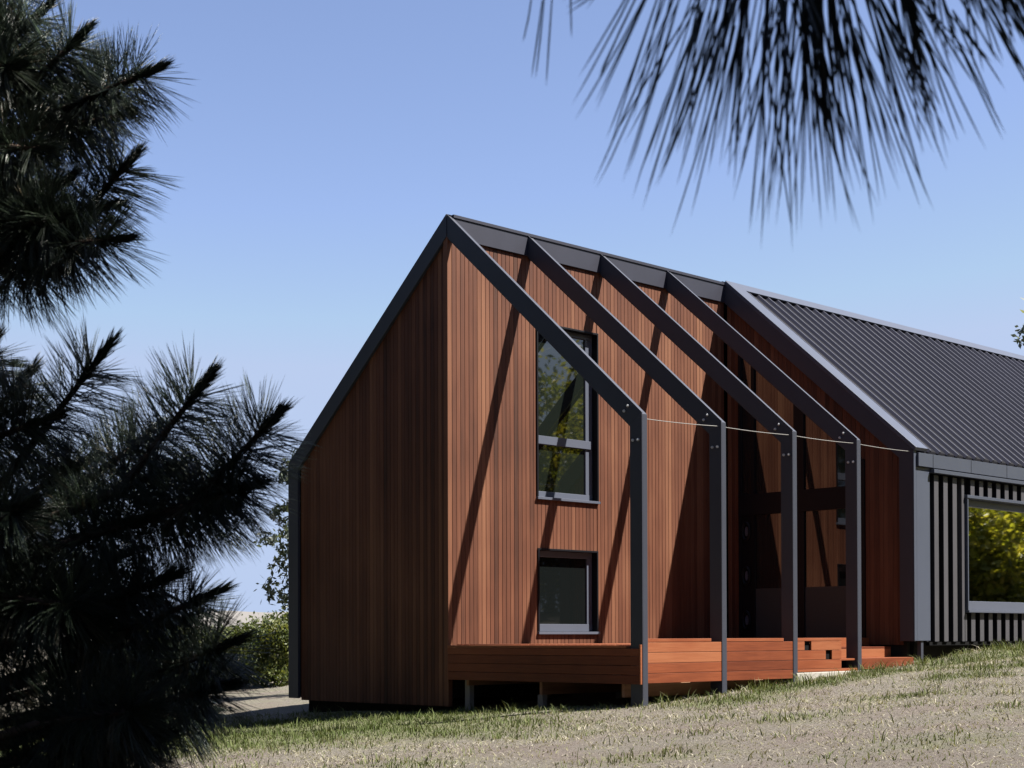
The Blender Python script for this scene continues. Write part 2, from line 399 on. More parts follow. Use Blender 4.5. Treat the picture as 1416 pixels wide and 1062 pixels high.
# ------------------------------------------------------------------ entry gable wall facing the deck
GZ = lambda y: roof_z(y)-.16
SC = (-2.86, -.27)          # glazed screen, from y to y
RK = lambda y: roof_z(y)-.93
w = MB()
boards(w, 'x', XG+.06, SC[1], -.02, -.14, GZ, .03, M['cedar'])
boards(w, 'x', XG+.06, -HW+.24, SC[0], -.14, GZ, .03, M['cedar'])
boards(w, 'x', XG+.06, SC[0], SC[1], lambda u: RK(u)+.0, GZ, .03, M['cedar'])
w.build('entry_wall', house)
w = MB(); w.prism([(-HW+.12,-.3),(-.01,-.3),(-.01,H-.3),(-HW+.12,roof_z(HW-.12)-.2)], 'x', XG+.16, XG+.2, M['dark']); w.build('wall_backing', house)
w = MB()
w.prism([(-.0,H-.0),(-HW,E_+.035),(-HW+.25,roof_z(HW-.25)-.255/CA),(-.0,H-.255/CA)], 'x', XG-.02, XG+.055, M['steel'], .5)
w.prism([(-HW,E_+.035),(-HW,-.08),(-HW+.25,-.08),(-HW+.25,roof_z(HW-.25)-.255/CA)], 'x', XG-.02, XG+.055, M['steel'], .5)
w.build('entry_frame', house, .003)
scr = MB(); X0, X1 = XG+.035, XG+.125
scr.box(X0, X1, SC[0], SC[1], 2.13, 2.50, M['blackmetal'])
scr.box(X0, X1, SC[0], SC[1], -.14, -.02, M['blackmetal'])
for y0, y1 in ((SC[0], SC[0]+.07), (-1.66, -1.45), (-.62, -.55), (SC[1]-.06, SC[1])):
    scr.box(X0+.004, X1-.004, y0, y1, -.02, 2.13, M['blackmetal'])
    scr.prism([(y0,2.50),(y1,2.50),(y1,RK(y1)-.07),(y0,RK(y0)-.07)], 'x', X0+.004, X1-.004, M['blackmetal'])
scr.prism([(SC[0],RK(SC[0])-.075),(SC[1],RK(SC[1])-.075),(SC[1],RK(SC[1])),(SC[0],RK(SC[0]))], 'x', X0, X1, M['blackmetal'])
scr = scr.build('glazed_screen', house, .003)
for y0, y1 in ((SC[0]+.07, -1.66), (-1.45, -.62)):
    g = MB(); g.box(X0+.04, X0+.055, y0, y1, .84, 2.13, M['mirror']); g.build('pane', scr)
    g = MB(); g.box(X0+.03, X0+.06, y0, y1, -.02, .84, M['panel']); g.build('reflection_panel', scr)  # solid grey panel; the reflection low in the glass is put into its colour
    g = MB(); g.prism([(y0,2.50),(y1,2.50),(y1,RK(y1)-.075),(y0,RK(y0)-.075)], 'x', X0+.04, X0+.055, M['mirror']); g.build('pane', scr)
door = MB(); door.box(X0+.02, X0+.07, -.55, SC[1]-.06, -.02, 2.13, M['blackmetal']); door = door.build('entry_door', scr)
g = MB(); g.prism([(-.55,2.50),(SC[1]-.06,2.50),(SC[1]-.06,RK(SC[1]-.06)-.075),(-.55,RK(-.55)-.075)], 'x', X0+.04, X0+.055, M['mirror']); g.build('pane', scr)
for zc in (1.85, 1.07, .29):
    p = MB(); yc = -.44; nn = 20
    ring = [(yc+.075*math.cos(2*math.pi*k/nn), zc+.15*math.sin(2*math.pi*k/nn)) for k in range(nn+1)]
    p.tube([(X0, a, b) for a, b in ring], .022, M['blackmetal'], 8, cap=False)
    p.prism([(yc+.035*math.cos(2*math.pi*k/nn), zc+.085*math.sin(2*math.pi*k/nn)) for k in range(nn)], 'x', X0+.008, X0+.025, M['alu'])
    o = p.build('oval_porthole', scr)  # dark oval ring round a pale grey disc

# ------------------------------------------------------------------ ribbed front wall with the wide window
WX = (8.19, 11.6, .42, 2.31)
w = MB(); yw = -HW+.05
def wallpan(x0, x1, z0, z1): w.box(x0, x1, yw, yw+.08, z0, z1, M['wall_pan'])
wallpan(XG+.46, WX[0], -.10, 2.80); wallpan(WX[0], WX[1], -.10, WX[2]); wallpan(WX[0], WX[1], WX[3], 2.80); wallpan(WX[1], XE-.1, -.10, 2.80)
for i in range(82):
    x0 = 7.195+i*.29; x1 = x0+.15
    def brib(z0, z1):
        w.box(x0+.008, x1-.008, yw-.07, yw-.001, z0, z1, M['wall_pan']); w.box(x0, x1-.02, yw-.082, yw-.0705, z0, z1, M['batten'])  # dark body colour paints in the shade on the rib sides
    if x1 < WX[0]-.02 or x0 > WX[1]+.02: brib(-.085, 2.62)
    elif x0 < WX[0]-.02 and x1 > WX[0]-.02:
        if WX[0]-.05-x0 > .04: w.box(x0, WX[0]-.045, yw-.08, yw-.001, -.085, 2.62, M['batten'])
        if x1 > WX[0]: w.box(max(x0, WX[0]-.03), x1, yw-.08, yw-.001, -.085, WX[2]-.05, M['batten'])
    elif x0 < WX[1] < x1: brib(-.085, WX[2]-.04)
    else: brib(-.085, WX[2]-.03); brib(WX[3]+.02, 2.62)
w.box(XG+.46, XE-.1, yw-.05, yw+.02, -.15, -.095, M['dark'])
w.build('metal_cladding', house)
w = MB(); w.box(XG+.058, XG+.46, -HW-.02, -HW+.09, -.075, E_-.275, M['trim']); w.box(XG-.02, XG+.058, -HW-.02, -HW-.002, -.075, E_-.02, M['trim'])
w.build('corner_panel', house, .004)
w = MB(); w.box(XG+.2, XG+.27, -HW+.0, -HW+.07, -.75, -.075, M['steel'], .6); w.build('stump', house)

def window(x0, x1, z0, z1, ywin, glassname, depth_y, rail=.07, transom=None, sill=.0, fr='alu', jamb='blackmetal', left=.04, right=.07):
    """window set into an opening; ywin = plane of the frame front"""
    f = MB()
    f.box(x0+.02, x1-.02, ywin, ywin+.07, z0+.015, z0+.015+rail, M[fr])
    f.box(x0+.02, x1-.02, ywin, ywin+.07, z1-.02-rail*.8, z1-.02, M[fr])
    f.box(x0+.02, x0+.02+left, ywin+.004, ywin+.066, z0+.015+rail, z1-.02-rail*.8, M[fr])
    f.box(x1-.02-right, x1-.02, ywin+.004, ywin+.066, z0+.015+rail, z1-.02-rail*.8, M[fr])
    f = f.build('window', house, .004)
    r = MB()   # reveal lining the opening
    yf = depth_y
    r.box(x0-.012, x0+.018, yf, ywin+.09, z0-.012, z1+.012, M[jamb]); r.box(x1-.018, x1+.012, yf, ywin+.09, z0-.012, z1+.012, M[jamb])
    r.box(x0+.018, x1-.018, yf, ywin+.09, z1-.018, z1+.012, M[jamb]); r.build('reveal', f, .002)
    s = MB(); s.box(x0-.02, x1+.02, yf-.025, ywin+.09, z0-.028, z0+.012, M[fr]); s.build('sill', f, .003)
    zr0, zr1 = z0+.015+rail, z1-.02-rail*.8
    def pane(a, b):
        g = MB(); g.box(x0+.02+left, x1-.02-right, ywin+.03, ywin+.042, a, b, M[glassname]); g.build('pane', f)
    if transom:
        t = MB(); t.box(x0+.02+left, x1-.02-right*.35, ywin-.022, ywin+.06, transom-.065, transom+.065, M[fr]); t.build('transom', f, .003)
        pane(zr0, transom-.065); pane(transom+.065, zr1)
    else: pane(zr0, zr1)
    b = MB(); b.box(x0-.02, x1+.02, ywin+.16, ywin+.18, z0-.03, z1+.03, M['dark']); b.build('opening_back', f)  # near-black sheet closing the opening behind the pane
    return f
window(*UP, .09, 'tall_glass', -.022, .10, 3.115, right=.16)
window(*LO, .09, 'glass', -.022, .12, right=.12)
f = window(WX[0], WX[1], WX[2], WX[3], -HW-.01, 'coated', -HW-.075, .15, jamb='trim', left=.045)
b = MB(); b.box(WX[0]-.03, WX[1]+.03, -HW-.085, -HW+.05, WX[3]-.005, WX[3]+.045, M['trim']); b.build('hood', f, .003)

# ------------------------------------------------------------------ the deck
deck = thing('timber_deck', 'oiled red timber deck on grey stumps under the open steel frames', 'deck')
DT = -.10; YF = -HW+.010
w = MB()
nb = 27
for i in range(nb):      # deck boards run along the house
    y0 = YF+.07+(-.02-YF-.07)*i/nb; y1 = YF+.07+(-.02-YF-.07)*(i+1)/nb-.006
    x1 = XG-.02
    if y1 < -3.04: x1 = 4.56
    w.box(.16, x1, y0, y1, DT-.03, DT, M['deck'])
w.build('decking', deck, .003)
w = MB(); w.box(-.036, .155, YF+.25, -.03, -.148, -.114, M['deck'], .85); w.build('edge_board', deck, .004)
def fascia_run(x0, x1, rows, y, th=.028):
    mb = MB()
    for z0, z1 in rows: mb.box(x0, x1, y, y+th, z0+.0025, z1-.0025, M['deck'], min(max(random.gauss(.5,.28),0),1))
    return mb
rows = [(-.205,-.068), (-.345,-.205), (-.48,-.345), (-.612,-.48)]
w = MB()
cuts = [(.105, 1.669), (1.78, 3.338), (3.45, 4.58)]
for a, b in cuts:
    for z0, z1 in rows:
        if a > 3.4 and z0 < -.5: z0 = -.525
        holes = []
        if a > 3.4 and z1 == -.068: holes = [(3.63, 3.80)]
        if a > 3.4 and z0 == -.345: holes = [(4.17, 4.33)]
        segs = [(a, b)] if not holes else [(a, holes[0][0]), (holes[0][1], b)]
        bb = b if z1 > -.4 else (5.007 if a > 3.4 else b)
        segs[-1] = (segs[-1][0], bb); t = min(max(random.gauss(.5,.28),0),1)
        for s0, s1 in segs: w.box(s0, s1, YF, YF+.028, z0+.0025, z1-.0025, M['deck'], t)
for z0, z1 in ((-.48,-.335), (-.505,-.48)): w.box(5.118, 6.61, YF, YF+.028, z0+.0025, z1-.0025, M['deck'])
w.build('fascia', deck, .003)
w = MB()
for a, b in ((.105, 1.44), (1.78, 3.11), (3.45, 4.58)): w.box(a, b, YF-.004, YF+.085, -.066, -.022, M['deck'], .6)
w.box(4.552, 4.58, YF+.03, -3.05, -.60, -.066, M['deck'], .5)
w.build('top_rail', deck, .003)
w = MB()
for z0, z1 in ((-.25,-.15), (-.375,-.25), (-.50,-.375), (-.622,-.50)): w.box(-.034, -.005, YF+.03, -.03, z0+.0025, z1-.0025, M['deck'], min(max(random.gauss(.3,.15),0),1))
w.box(-.034, .10, YF-.002, YF+.026, -.622, -.10, M['deck'], .8)
w.build('fascia', deck, .003)
for (y0, y1, zt, xe) in ((YF+.03, -3.42, -.335, 6.60), (-3.44, -3.02, -.165, 6.50)):
    s = MB(); m = 3
    for i in range(m):
        a = y0+(y1-y0)*i/m; s.box(4.585, xe, a, a+(y1-y0)/m-.006, zt-.03, zt, M['deck'])
    if zt > -.3: s.box(4.585, xe, y0-.0, y0+.025, -.335, zt-.033, M['deck'])
    s.build('step', deck, .003)
s = MB(); s.box(4.585, 6.50, -3.035, -3.01, -.165, -.022, M['deck']); s.build('riser', deck, .003)
for (xh, zh) in ((3.715, -.137), (4.25, -.276)):
    s = MB(); s.box(xh-.082, xh+.082, YF+.034, YF+.09, zh-.064, zh+.064, M['dark']); s.build('dark_opening', deck)  # near-black fill, the shade inside the opening painted as colour
s = MB()
zc = lambda x: -.64+.02*(x-3.4)
s.hexa([(3.40,YF-.03,-.95),(6.70,YF-.03,-.75),(6.70,YF+.2,-.75),(3.40,YF+.2,-.95),(3.40,YF-.03,-.532),(6.70,YF-.03,-.512),(6.70,YF+.2,-.512),(3.40,YF+.2,-.532)], M['concrete'])
s.box(6.62, 6.72, YF-.05, YF+.12, -.75, -.40, M['concrete'])
s.build('concrete_edge', deck, .01)
for (sx, sy) in ((.07,-.34), (.07,-1.84), (1.7,-1.84), (3.3,-1.84), (1.7,-.34), (3.3,-.34)):
    s = MB(); s.box(sx, sx+.095, sy-.055, sy+.045, float(ground_z(sx, sy))-.2, -.60 if sy > -1 else -.80, M['stump']); s.build('stump', deck, .004)
for yb in (-.42, -1.92, -3.45):
    s = MB(); s.box(.035, 6.4, yb, yb+.05, -.80 if yb < -1 else -.7, -.625, M['bearer']); s.build('bearer', deck, .003)
# ------------------------------------------------------------------ pine needles
def needle_batch(base, dirs, length, rad, droop, bendv):
    """base,dirs (n,3) -> three sided curved needles; returns verts, quads, tris"""
    n = len(base); up = np.array([.31,.17,.93])
    u = np.cross(dirs, up); u /= np.linalg.norm(u, axis=1, keepdims=True)+1e-9
    w = np.cross(dirs, u)
    L = length[:, None]
    def centre(t): return base+dirs*L*t+bendv*L*t*t+np.array([0,0,-1.0])*(droop[:, None]*L*t*t)
    V = []
    for t, rr in ((0,.8),(.5,1),(.85,.7)):
        c = centre(t)
        for k in range(3):
            a = 2*math.pi*k/3; V.append(c+(u*math.cos(a)+w*math.sin(a))*(rad[:, None]*rr))
    V.append(centre(1.0))
    V = np.stack(V, 1).reshape(-1, 3)                      # n*10
    q = []; 
    for r in range(2):
        for k in range(3): q.append((r*3+k, r*3+(k+1) % 3, r*3+3+(k+1) % 3, r*3+3+k))
    t = [(6+k, 6+(k+1) % 3, 9) for k in range(3)]
    o = (np.arange(n)*10)[:, None, None]
    return V, (np.array(q)[None]+o).reshape(-1, 4), (np.array(t)[None]+o).reshape(-1, 3)
class Needles:
    def __init__(s): s.V = []; s.Q = []; s.T = []; s.tq = []; s.tt = []; s.n = 0
    def shoot(s, a, b, count, L, rad, ang0=75, ang1=22, droop=.12, candle=True, t0=.05, tint=(.15,.8), clump=3, tmax=1.0):
        a = np.array(a, float); b = np.array(b, float); ax = b-a; ln = np.linalg.norm(ax); ax = ax/ln
        e1 = np.cross(ax, [0,0,1.0]); e1 /= np.linalg.norm(e1); e2 = np.cross(ax, e1)
        m = count//clump
        t = t0+(tmax-t0)*rng.random(m)**.85; az = rng.random(m)*2*math.pi
        an = np.radians(ang0+(ang1-ang0)*t**1.3+rng.normal(0, 7, m))
        ln_ = L*(.75+.35*rng.random(m))*(1-.18*t); tn = tint[0]+(tint[1]-tint[0])*rng.random(m)
        tn = np.where(rng.random(m) < .03, 1.0, tn)
        rep = lambda z: np.repeat(z, clump, 0)
        t, an, ln_, tn = rep(t), rep(an)+rng.normal(0, .05, m*clump), rep(ln_)*(.93+.1*rng.random(m*clump)), rep(tn)
        az = rep(az)+rng.normal(0, .07, m*clump)
        self_emit = lambda t, an, az, ln_, tn, rd, dr: s._emit(a, b, ax, e1, e2, t, an, az, ln_, tn, rd, dr)
        self_emit(t, an, az, ln_, tn, rad, droop)
        if candle:
            m2 = int(count*.42)
            t = .72+.30*rng.random(m2); az = rng.random(m2)*2*math.pi; an = np.radians(np.abs(rng.normal(10, 6, m2)))
            self_emit(t, an, az, L*(.22+.18*rng.random(m2)), .1+.45*rng.random(m2), rad*1.15, 0)
    def _emit(s, a, b, ax, e1, e2, t, an, az, L, tn, rad, droop):
        n = len(t)
        base = a+(b-a)*t[:, None]
        d = ax*np.cos(an)[:, None]+(e1*np.cos(az)[:, None]+e2*np.sin(az)[:, None])*np.sin(an)[:, None]
        bend = ax*(.03+.08*rng.random(n))[:, None]+rng.normal(0, .03, (n, 3))
        V, Q, T = needle_batch(base, d, L, np.full(n, rad)*(.85+.3*rng.random(n)), np.full(n, droop)*(.5+rng.random(n)), bend)
        s.V.append(V); s.Q.append(Q+s.n); s.T.append(T+s.n); s.n += len(V)
        s.tq.append(np.repeat(tn, 6)); s.tt.append(np.repeat(tn, 3))
    def build(s, name, mat, parent):
        return raw_mesh(name, np.concatenate(s.V), np.concatenate(s.Q), np.concatenate(s.T), mat, np.concatenate(s.tq+s.tt), parent)
def curve(p0, p1, sag, n=6):
    p0 = np.array(p0, float); p1 = np.array(p1, float)
    return [p0+(p1-p0)*t+np.array([0,0,sag*4*t*(1-t)]) for t in np.linspace(0, 1, n)]
def S3(q): return site(*q)

up = [
(-1.059,2.989,1.043, -0.881,2.938,1.181),
(-0.933,2.940,1.011, -0.799,2.889,1.112),
(-0.893,2.990,0.994, -0.663,2.889,1.050),
(-1.123,3.090,0.977, -0.748,2.990,1.000),
(-0.866,3.089,1.048, -0.780,3.089,1.094),
(-1.180,3.088,1.178, -0.980,3.087,1.306),
(-1.059,2.989,1.098, -0.903,2.888,1.128),
(-1.088,2.992,0.752, -0.744,2.892,0.800),
(-0.846,2.992,0.779, -0.728,2.991,0.914),
(-1.067,3.092,0.763, -0.852,2.991,0.876),
(-0.945,2.893,0.714, -0.699,2.793,0.714),
(-1.124,3.091,0.835, -0.924,3.091,0.834),
(-1.060,2.993,0.711, -0.851,2.893,0.680),
(-1.219,3.190,0.935, -0.981,3.090,0.934),
(-0.936,2.992,0.766, -0.825,2.992,0.745),
(-1.051,2.891,0.914, -0.834,2.791,0.876),
(-0.983,3.189,1.038, -0.864,3.189,1.052),
(-1.095,3.090,1.020, -0.909,3.089,1.091),
(-1.181,3.290,0.949, -0.998,3.290,0.956),
(-0.945,2.892,0.754, -0.809,2.792,0.753),
(-1.024,2.889,1.048, -0.885,2.789,1.024),
]
lo = [
(-0.951,2.997,0.282, -0.733,2.945,0.537),
(-1.097,3.097,0.320, -0.925,3.095,0.519),
(-0.692,2.897,0.271, -0.524,2.845,0.463),
(-0.549,2.848,0.240, -0.393,2.796,0.388),
(-0.639,2.898,0.225, -0.433,2.797,0.272),
(-0.854,2.998,0.226, -0.598,2.897,0.311),
(-0.868,3.097,0.262, -0.682,3.096,0.404),
(-1.132,3.196,0.419, -1.028,3.194,0.595),
(-1.053,2.897,0.326, -0.825,2.896,0.406),
(-1.011,3.098,0.234, -0.811,3.097,0.348),
(-0.702,2.998,0.225, -0.522,2.998,0.253),
(-0.866,2.899,0.152, -0.629,2.798,0.210),
(-0.840,2.900,0.004, -0.591,2.849,0.111),
(-0.760,2.900,-0.022, -0.512,2.849,0.080),
(-0.773,2.901,-0.103, -0.527,2.800,-0.009),
(-0.827,2.902,-0.156, -0.540,2.801,-0.087),
(-0.894,2.903,-0.236, -0.657,2.802,-0.177),
(-1.062,2.999,0.088, -0.826,2.899,0.152),
(-0.992,2.800,-0.021, -0.772,2.800,0.043),
(-1.027,2.901,-0.129, -0.759,2.801,-0.060),
(-0.969,3.100,0.048, -0.740,3.098,0.162),
(-0.967,2.803,-0.228, -0.745,2.702,-0.195),
(-0.956,3.201,-0.069, -0.705,3.200,0.034),
(-0.927,3.202,-0.143, -0.706,3.201,-0.069),
(-0.832,2.702,-0.145, -0.633,2.601,-0.116),
(-0.991,2.798,0.160, -0.806,2.698,0.228),
(-0.940,2.799,0.082, -0.695,2.700,0.054),
(-0.841,2.999,0.074, -0.675,2.999,0.073),
(-0.881,2.903,-0.290, -0.670,2.803,-0.254),
(-0.827,3.102,-0.167, -0.641,3.102,-0.146),
]
hang = [
(0.197,1.113,0.671, 0.186,1.046,0.438),
(0.125,1.193,0.670, 0.155,1.095,0.477),
(0.324,1.193,0.669, 0.257,1.145,0.498),
(0.315,1.243,0.691, 0.354,1.195,0.509),
(0.332,1.144,0.604, 0.378,1.096,0.431),
(-0.036,1.193,0.654, -0.008,1.145,0.526),
]


# left pine: trunk just outside the picture, boughs reaching in
tl, td = -1.62, 3.15
zg = float(ground_z(*site(tl, td, 0)[:2]))
pine = thing('pine_tree', 'dark long needled young pine close by at the left edge', 'tree')
w = MB(); w.tube([site(tl+.03*math.sin(i), td+.02*math.cos(2*i), zg-.1+i*.55) for i in range(9)], [.075-.007*i for i in range(9)], M['bark'], 10)
bw = w
for grp, L, cnt in ((up, .130, 700), (lo, .142, 840)):
    nd = Needles()
    for q in grp:
        dx = 0 if grp is up else (-.035 if q[5] > .05 else .025)
        q = (q[0]+dx, q[1], q[2], q[3]+dx, q[4], q[5])
        a, b = S3(q[:3]), S3(q[3:])
        nd.shoot(a, b, cnt, L, .00072, ang0=96, ang1=56, droop=.07, candle=True, tmax=.9)
        r = Vector(site(tl, td, q[2]-.12-.10*random.random()))
        bw.tube(curve(r, a, -.03, 5)+[a+(b-a)*.5, b], [.016,.014,.012,.010,.009,.007,.004], M['bark'], 6)
    nd.build('needles', M['needle'], pine)
# the rest of the young tree, outside the picture and in the depth of the mass
nd = Needles()
for i in range(130):
    z = random.uniform(zg+.35, .0); az = random.uniform(0, 2*math.pi)
    ln = random.uniform(.35, .75)*(1 if z < 0 else .6)
    l1, d1 = tl+math.cos(az)*ln, td+math.sin(az)*ln
    if l1 > -.93 and z > -.05: continue
    if l1/d1 > -.215: continue
    a = site(tl+math.cos(az)*ln*.45, td+math.sin(az)*ln*.45, z); b = site(l1, d1, z+.12)
    nd.shoot(a, b, 420, .16, .0010, droop=.16)
    bw.tube([site(tl, td, z-.1), a, b], [.015,.010,.004], M['bark'], 6)
for i in range(30):
    z = random.uniform(.05, 3.0); az = random.uniform(math.pi*.5, math.pi*1.5)
    ln = random.uniform(.35, .7)*(1.15-.25*z)
    a = site(tl+math.cos(az)*ln*.4, td+math.sin(az)*ln*.4, z); b = site(tl+math.cos(az)*ln, td+math.sin(az)*ln, z+.15)
    nd.shoot(a, b, 300, .15, .0012, droop=.16)
    bw.tube([site(tl, td, z-.1), a, b], [.014,.010,.004], M['bark'], 6)
nd.build('needles', M['needle'], pine)
bw.build('trunk', pine, smooth=True)

# right pine: trunk beside the viewer, one bough hanging into the top of the picture, unseen crown added overhead for shade
pl, pd = 2.35, .9
zg2 = float(ground_z(*site(pl, pd, 0)[:2]))
big = thing('pine_tree', 'tall pine whose long needled bough hangs into the top right of the sky', 'tree')
w = MB(); w.tube([site(pl+.05*math.sin(i*.9), pd+.12*i*.5, zg2-.15+i*.95) for i in range(10)], [.19-.017*i for i in range(10)], M['bark'], 14)
bw = w; nd = Needles()
limb = [site(pl, pd+.2, 1.75), site(1.5, 1.2, 1.62), site(.9, 1.25, 1.38), site(.45, 1.2, 1.05), site(.1, 1.2, .84)]
bw.tube(limb, [.05,.038,.028,.018,.010], M['bark'], 8)
twig = [site(.29,1.2,.62), site(.25,1.16,.53), site(.205,1.1,.475), site(.16,1.08,.468), site(.10,1.06,.485)]
bw.tube([limb[-2]]+twig, [.012,.009,.007,.006,.005,.003], M['bark'], 8)
def fan(n, l0, l1, z0, z1, d0, d1, lc, spread, L, tint, clump=3):
    m = n; l = rng.uniform(l0, l1, m); z = rng.uniform(z0, z1, m); d = rng.uniform(d0, d1, m)
    th = (l-lc)*spread+rng.normal(0, .11, m); ph = rng.normal(0, .28, m)
    ln = rng.uniform(L[0], L[1], m)*(1-.20*np.clip(np.abs(l-lc)/.085, 0, 1)**2); tn = rng.uniform(tint[0], tint[1], m)
    for c in range(clump):
        t2 = th+rng.normal(0, .05, m); p2 = ph+rng.normal(0, .06, m)
        base = np.stack([site(a, b, c_) for a, b, c_ in zip(l, d, z)])
        dr = np.sin(t2)[:, None]*SIDE+(-np.cos(t2)*np.cos(p2))[:, None]*np.array([0,0,1.0])+(np.cos(t2)*np.sin(p2))[:, None]*AWAY
        bend = rng.normal(0, .03, (m, 3))
        V, Q, T = needle_batch(base, dr, ln*rng.uniform(.9, 1.02, m), np.full(m, .00085), np.zeros(m), bend)
        nd.V.append(V); nd.Q.append(Q+nd.n); nd.T.append(T+nd.n); nd.n += len(V); nd.tq.append(np.repeat(tn, 6)); nd.tt.append(np.repeat(tn, 3))
fan(74, .085, .275, .43, .50, 1.0, 1.14, .19, 5.6, (.105,.178), (0,.5), 2)
fan(38, .15, .215, .43, .49, 1.0, 1.1, .19, 5.0, (.14,.190), (0,.5), 2)
fan(44, .262, .36, .44, .50, 1.02, 1.15, .22, 4.4, (.06,.115), (.5,1.0), 2)
fan(5, -.01, .05, .475, .52, 1.1, 1.2, .04, 3.0, (.05,.075), (.2,.7), 1)
nd.build('hanging_needles', M['needle_green'], big)
nd = Needles()
for i in range(420):
    while True:
        v = rng.normal(0, 1, 3); v /= np.linalg.norm(v); rr = rng.random()**.45
        l, d, z = 1.5+v[0]*2.1*rr, 2.5+v[1]*1.9*rr, 4.6+v[2]*2.1*rr
        if z > 2.35+.0*d and z*2169/d > 881+260: break
    if i % 5 == 0: l, d, z = 1.75+v[0]*1.0*rr, .8+v[1]*.8*rr, 3.3+v[2]*1.0*rr  # extra crown lobe added to shade the hanging needles
    c = site(l, d, z); o = site(l+v[0]*.32, d+v[1]*.32, z+.18)
    nd.shoot(c, o, 48, .26, .0045, ang0=80, ang1=20, candle=False, clump=2)
    if i % 5 == 0:
        r = site(pl, pd+.06*(z+1), max(z-.7, 1.6)); bw.tube([r, (r+c)/2+np.array([0,0,.1]), c], [.035,.022,.008], M['bark'], 6)
nd.build('crown', M['needle'], big)
bw.build('trunk', big, smooth=True)

# ------------------------------------------------------------------ leafy trees and shrubs
def leaves(name, blobs, n, size, mat, parent, tmid=.5, clump=.5):
    """many small leaf faces in clumps spread through ellipsoids; blobs = [(centre, radii)]"""
    V = []; tint = []
    wts = np.array([b[1][0]*b[1][1]*b[1][2] for b in blobs])**.7; wts /= wts.sum()
    for (c, r), wt in zip(blobs, wts):
        m = max(int(n*wt), 20); k = max(m//28, 4)
        v = rng.normal(0, 1, (k, 3)); v /= np.linalg.norm(v, axis=1, keepdims=True)
        cc = np.array(c)+v*np.array(r)*(rng.random((k, 1))**.4); ct = rng.normal(tmid, .2, k)
        idx = rng.integers(0, k, m)
        p = cc[idx]+rng.normal(0, 1, (m, 3))*np.array(r)*.16*clump/.5
        a = rng.normal(0, 1, (m, 3)); a /= np.linalg.norm(a, axis=1, keepdims=True)
        b = np.cross(a, rng.normal(0, 1, (m, 3))); b /= np.linalg.norm(b, axis=1, keepdims=True)
        s = size*(.6+.8*rng.random((m, 1)))
        V.append(np.stack([p-a*s, p+b*s*.42, p+a*s, p-b*s*.42], 1).reshape(-1, 3)); tint.append(np.clip(ct[idx]+rng.normal(0, .15, m), 0, 1))
    V = np.concatenate(V); q = np.arange(len(V)).reshape(-1, 4)
    return raw_mesh(name, V, q, np.zeros((0, 3), int), mat, np.concatenate(tint), parent)
def leafy_tree(label, l, d, h, cr, mat, n, size, bark='greybark', group=None, base=.35, name='leafy_tree', clump=.5, tmid=.5):
    p = site(l, d, 0); z0 = float(ground_z(p[0], p[1])); t = thing(name, label, 'tree', group=group)
    w = MB(); top = np.array([p[0]+.1*h*random.uniform(-1,1)*.5, p[1], z0+h*.82])
    bot = np.array([p[0], p[1], z0-.2]); tr = .022*h
    w.tube([bot+(top-bot)*k/6+np.array([.03*h*math.sin(k*1.7)*.3, .03*h*math.cos(k)*.3, 0]) for k in range(7)], [tr*(1-.13*k) for k in range(7)], M[bark], 10)
    blobs = []
    for i in range(11):
        az = i*2.4+random.random(); f = base+(1-base)*(i+.5)/11*.92; rad = cr*(.75-.5*abs(f-.6)/.5)*random.uniform(.7, 1.1)
        c = np.array([p[0]+math.cos(az)*rad, p[1]+math.sin(az)*rad, z0+h*f])
        s = bot+(top-bot)*max(f-.22, .18); w.tube([s, (s+c)/2+np.array([0,0,.04*h]), c], [tr*.45, tr*.28, tr*.1], M[bark], 6)
        blobs.append((c, (cr*.5*random.uniform(.75,1.2), cr*.5*random.uniform(.75,1.2), cr*.36*random.uniform(.8,1.2))))
    w.build('trunk', t, smooth=True)
    leaves('crown', blobs, n, size, M[mat], t, tmid, clump)
    return t
def shrub(label, l, d, h, r, mat, n, size, group=None, name='shrub'):
    p = site(l, d, 0); z0 = float(ground_z(p[0], p[1])); t = thing(name, label, 'shrub', group=group)
    w = MB(); blobs = []
    for i in range(12):
        az = i*.9+random.random(); c = np.array([p[0]+math.cos(az)*r*.5, p[1]+math.sin(az)*r*.5, z0+h*(.18+.62*(i%4)/3.0)])
        w.tube([np.array([p[0],p[1],z0-.1]), (c+np.array([p[0],p[1],z0]))/2, c], [.05,.03,.012], M['greybark'], 6); blobs.append((c, (r*.6, r*.6, h*.26)))
    w.build('stems', t, smooth=True); leaves('foliage', blobs, n, size, M[mat], t); return t

leafy_tree('grey green gum tree half hidden behind the left end of the house', -4.05, 33.5, 5.6, 1.35, 'leaf_grey', 5200, .07, base=.3)
leafy_tree('pale tree top rising above the roof ridge at the right edge', 17.15, 48, 9.9, 2.3, 'leaf_pale', 26000, .11)
shrub('yellow green shrub beside the left end of the house', -5.7, 40.5, 1.75, 1.3, 'leaf_olive', 11000, .06)
shrub('low rounded shrub seen between the dark pine and the next shrub', -7.4, 42, 1.6, 1.4, 'leaf_olive', 11000, .06)
shrub('broad green shrub behind the dark pine', -9.6, 42, 2.0, 1.7, 'leaf_olive', 11000, .06)
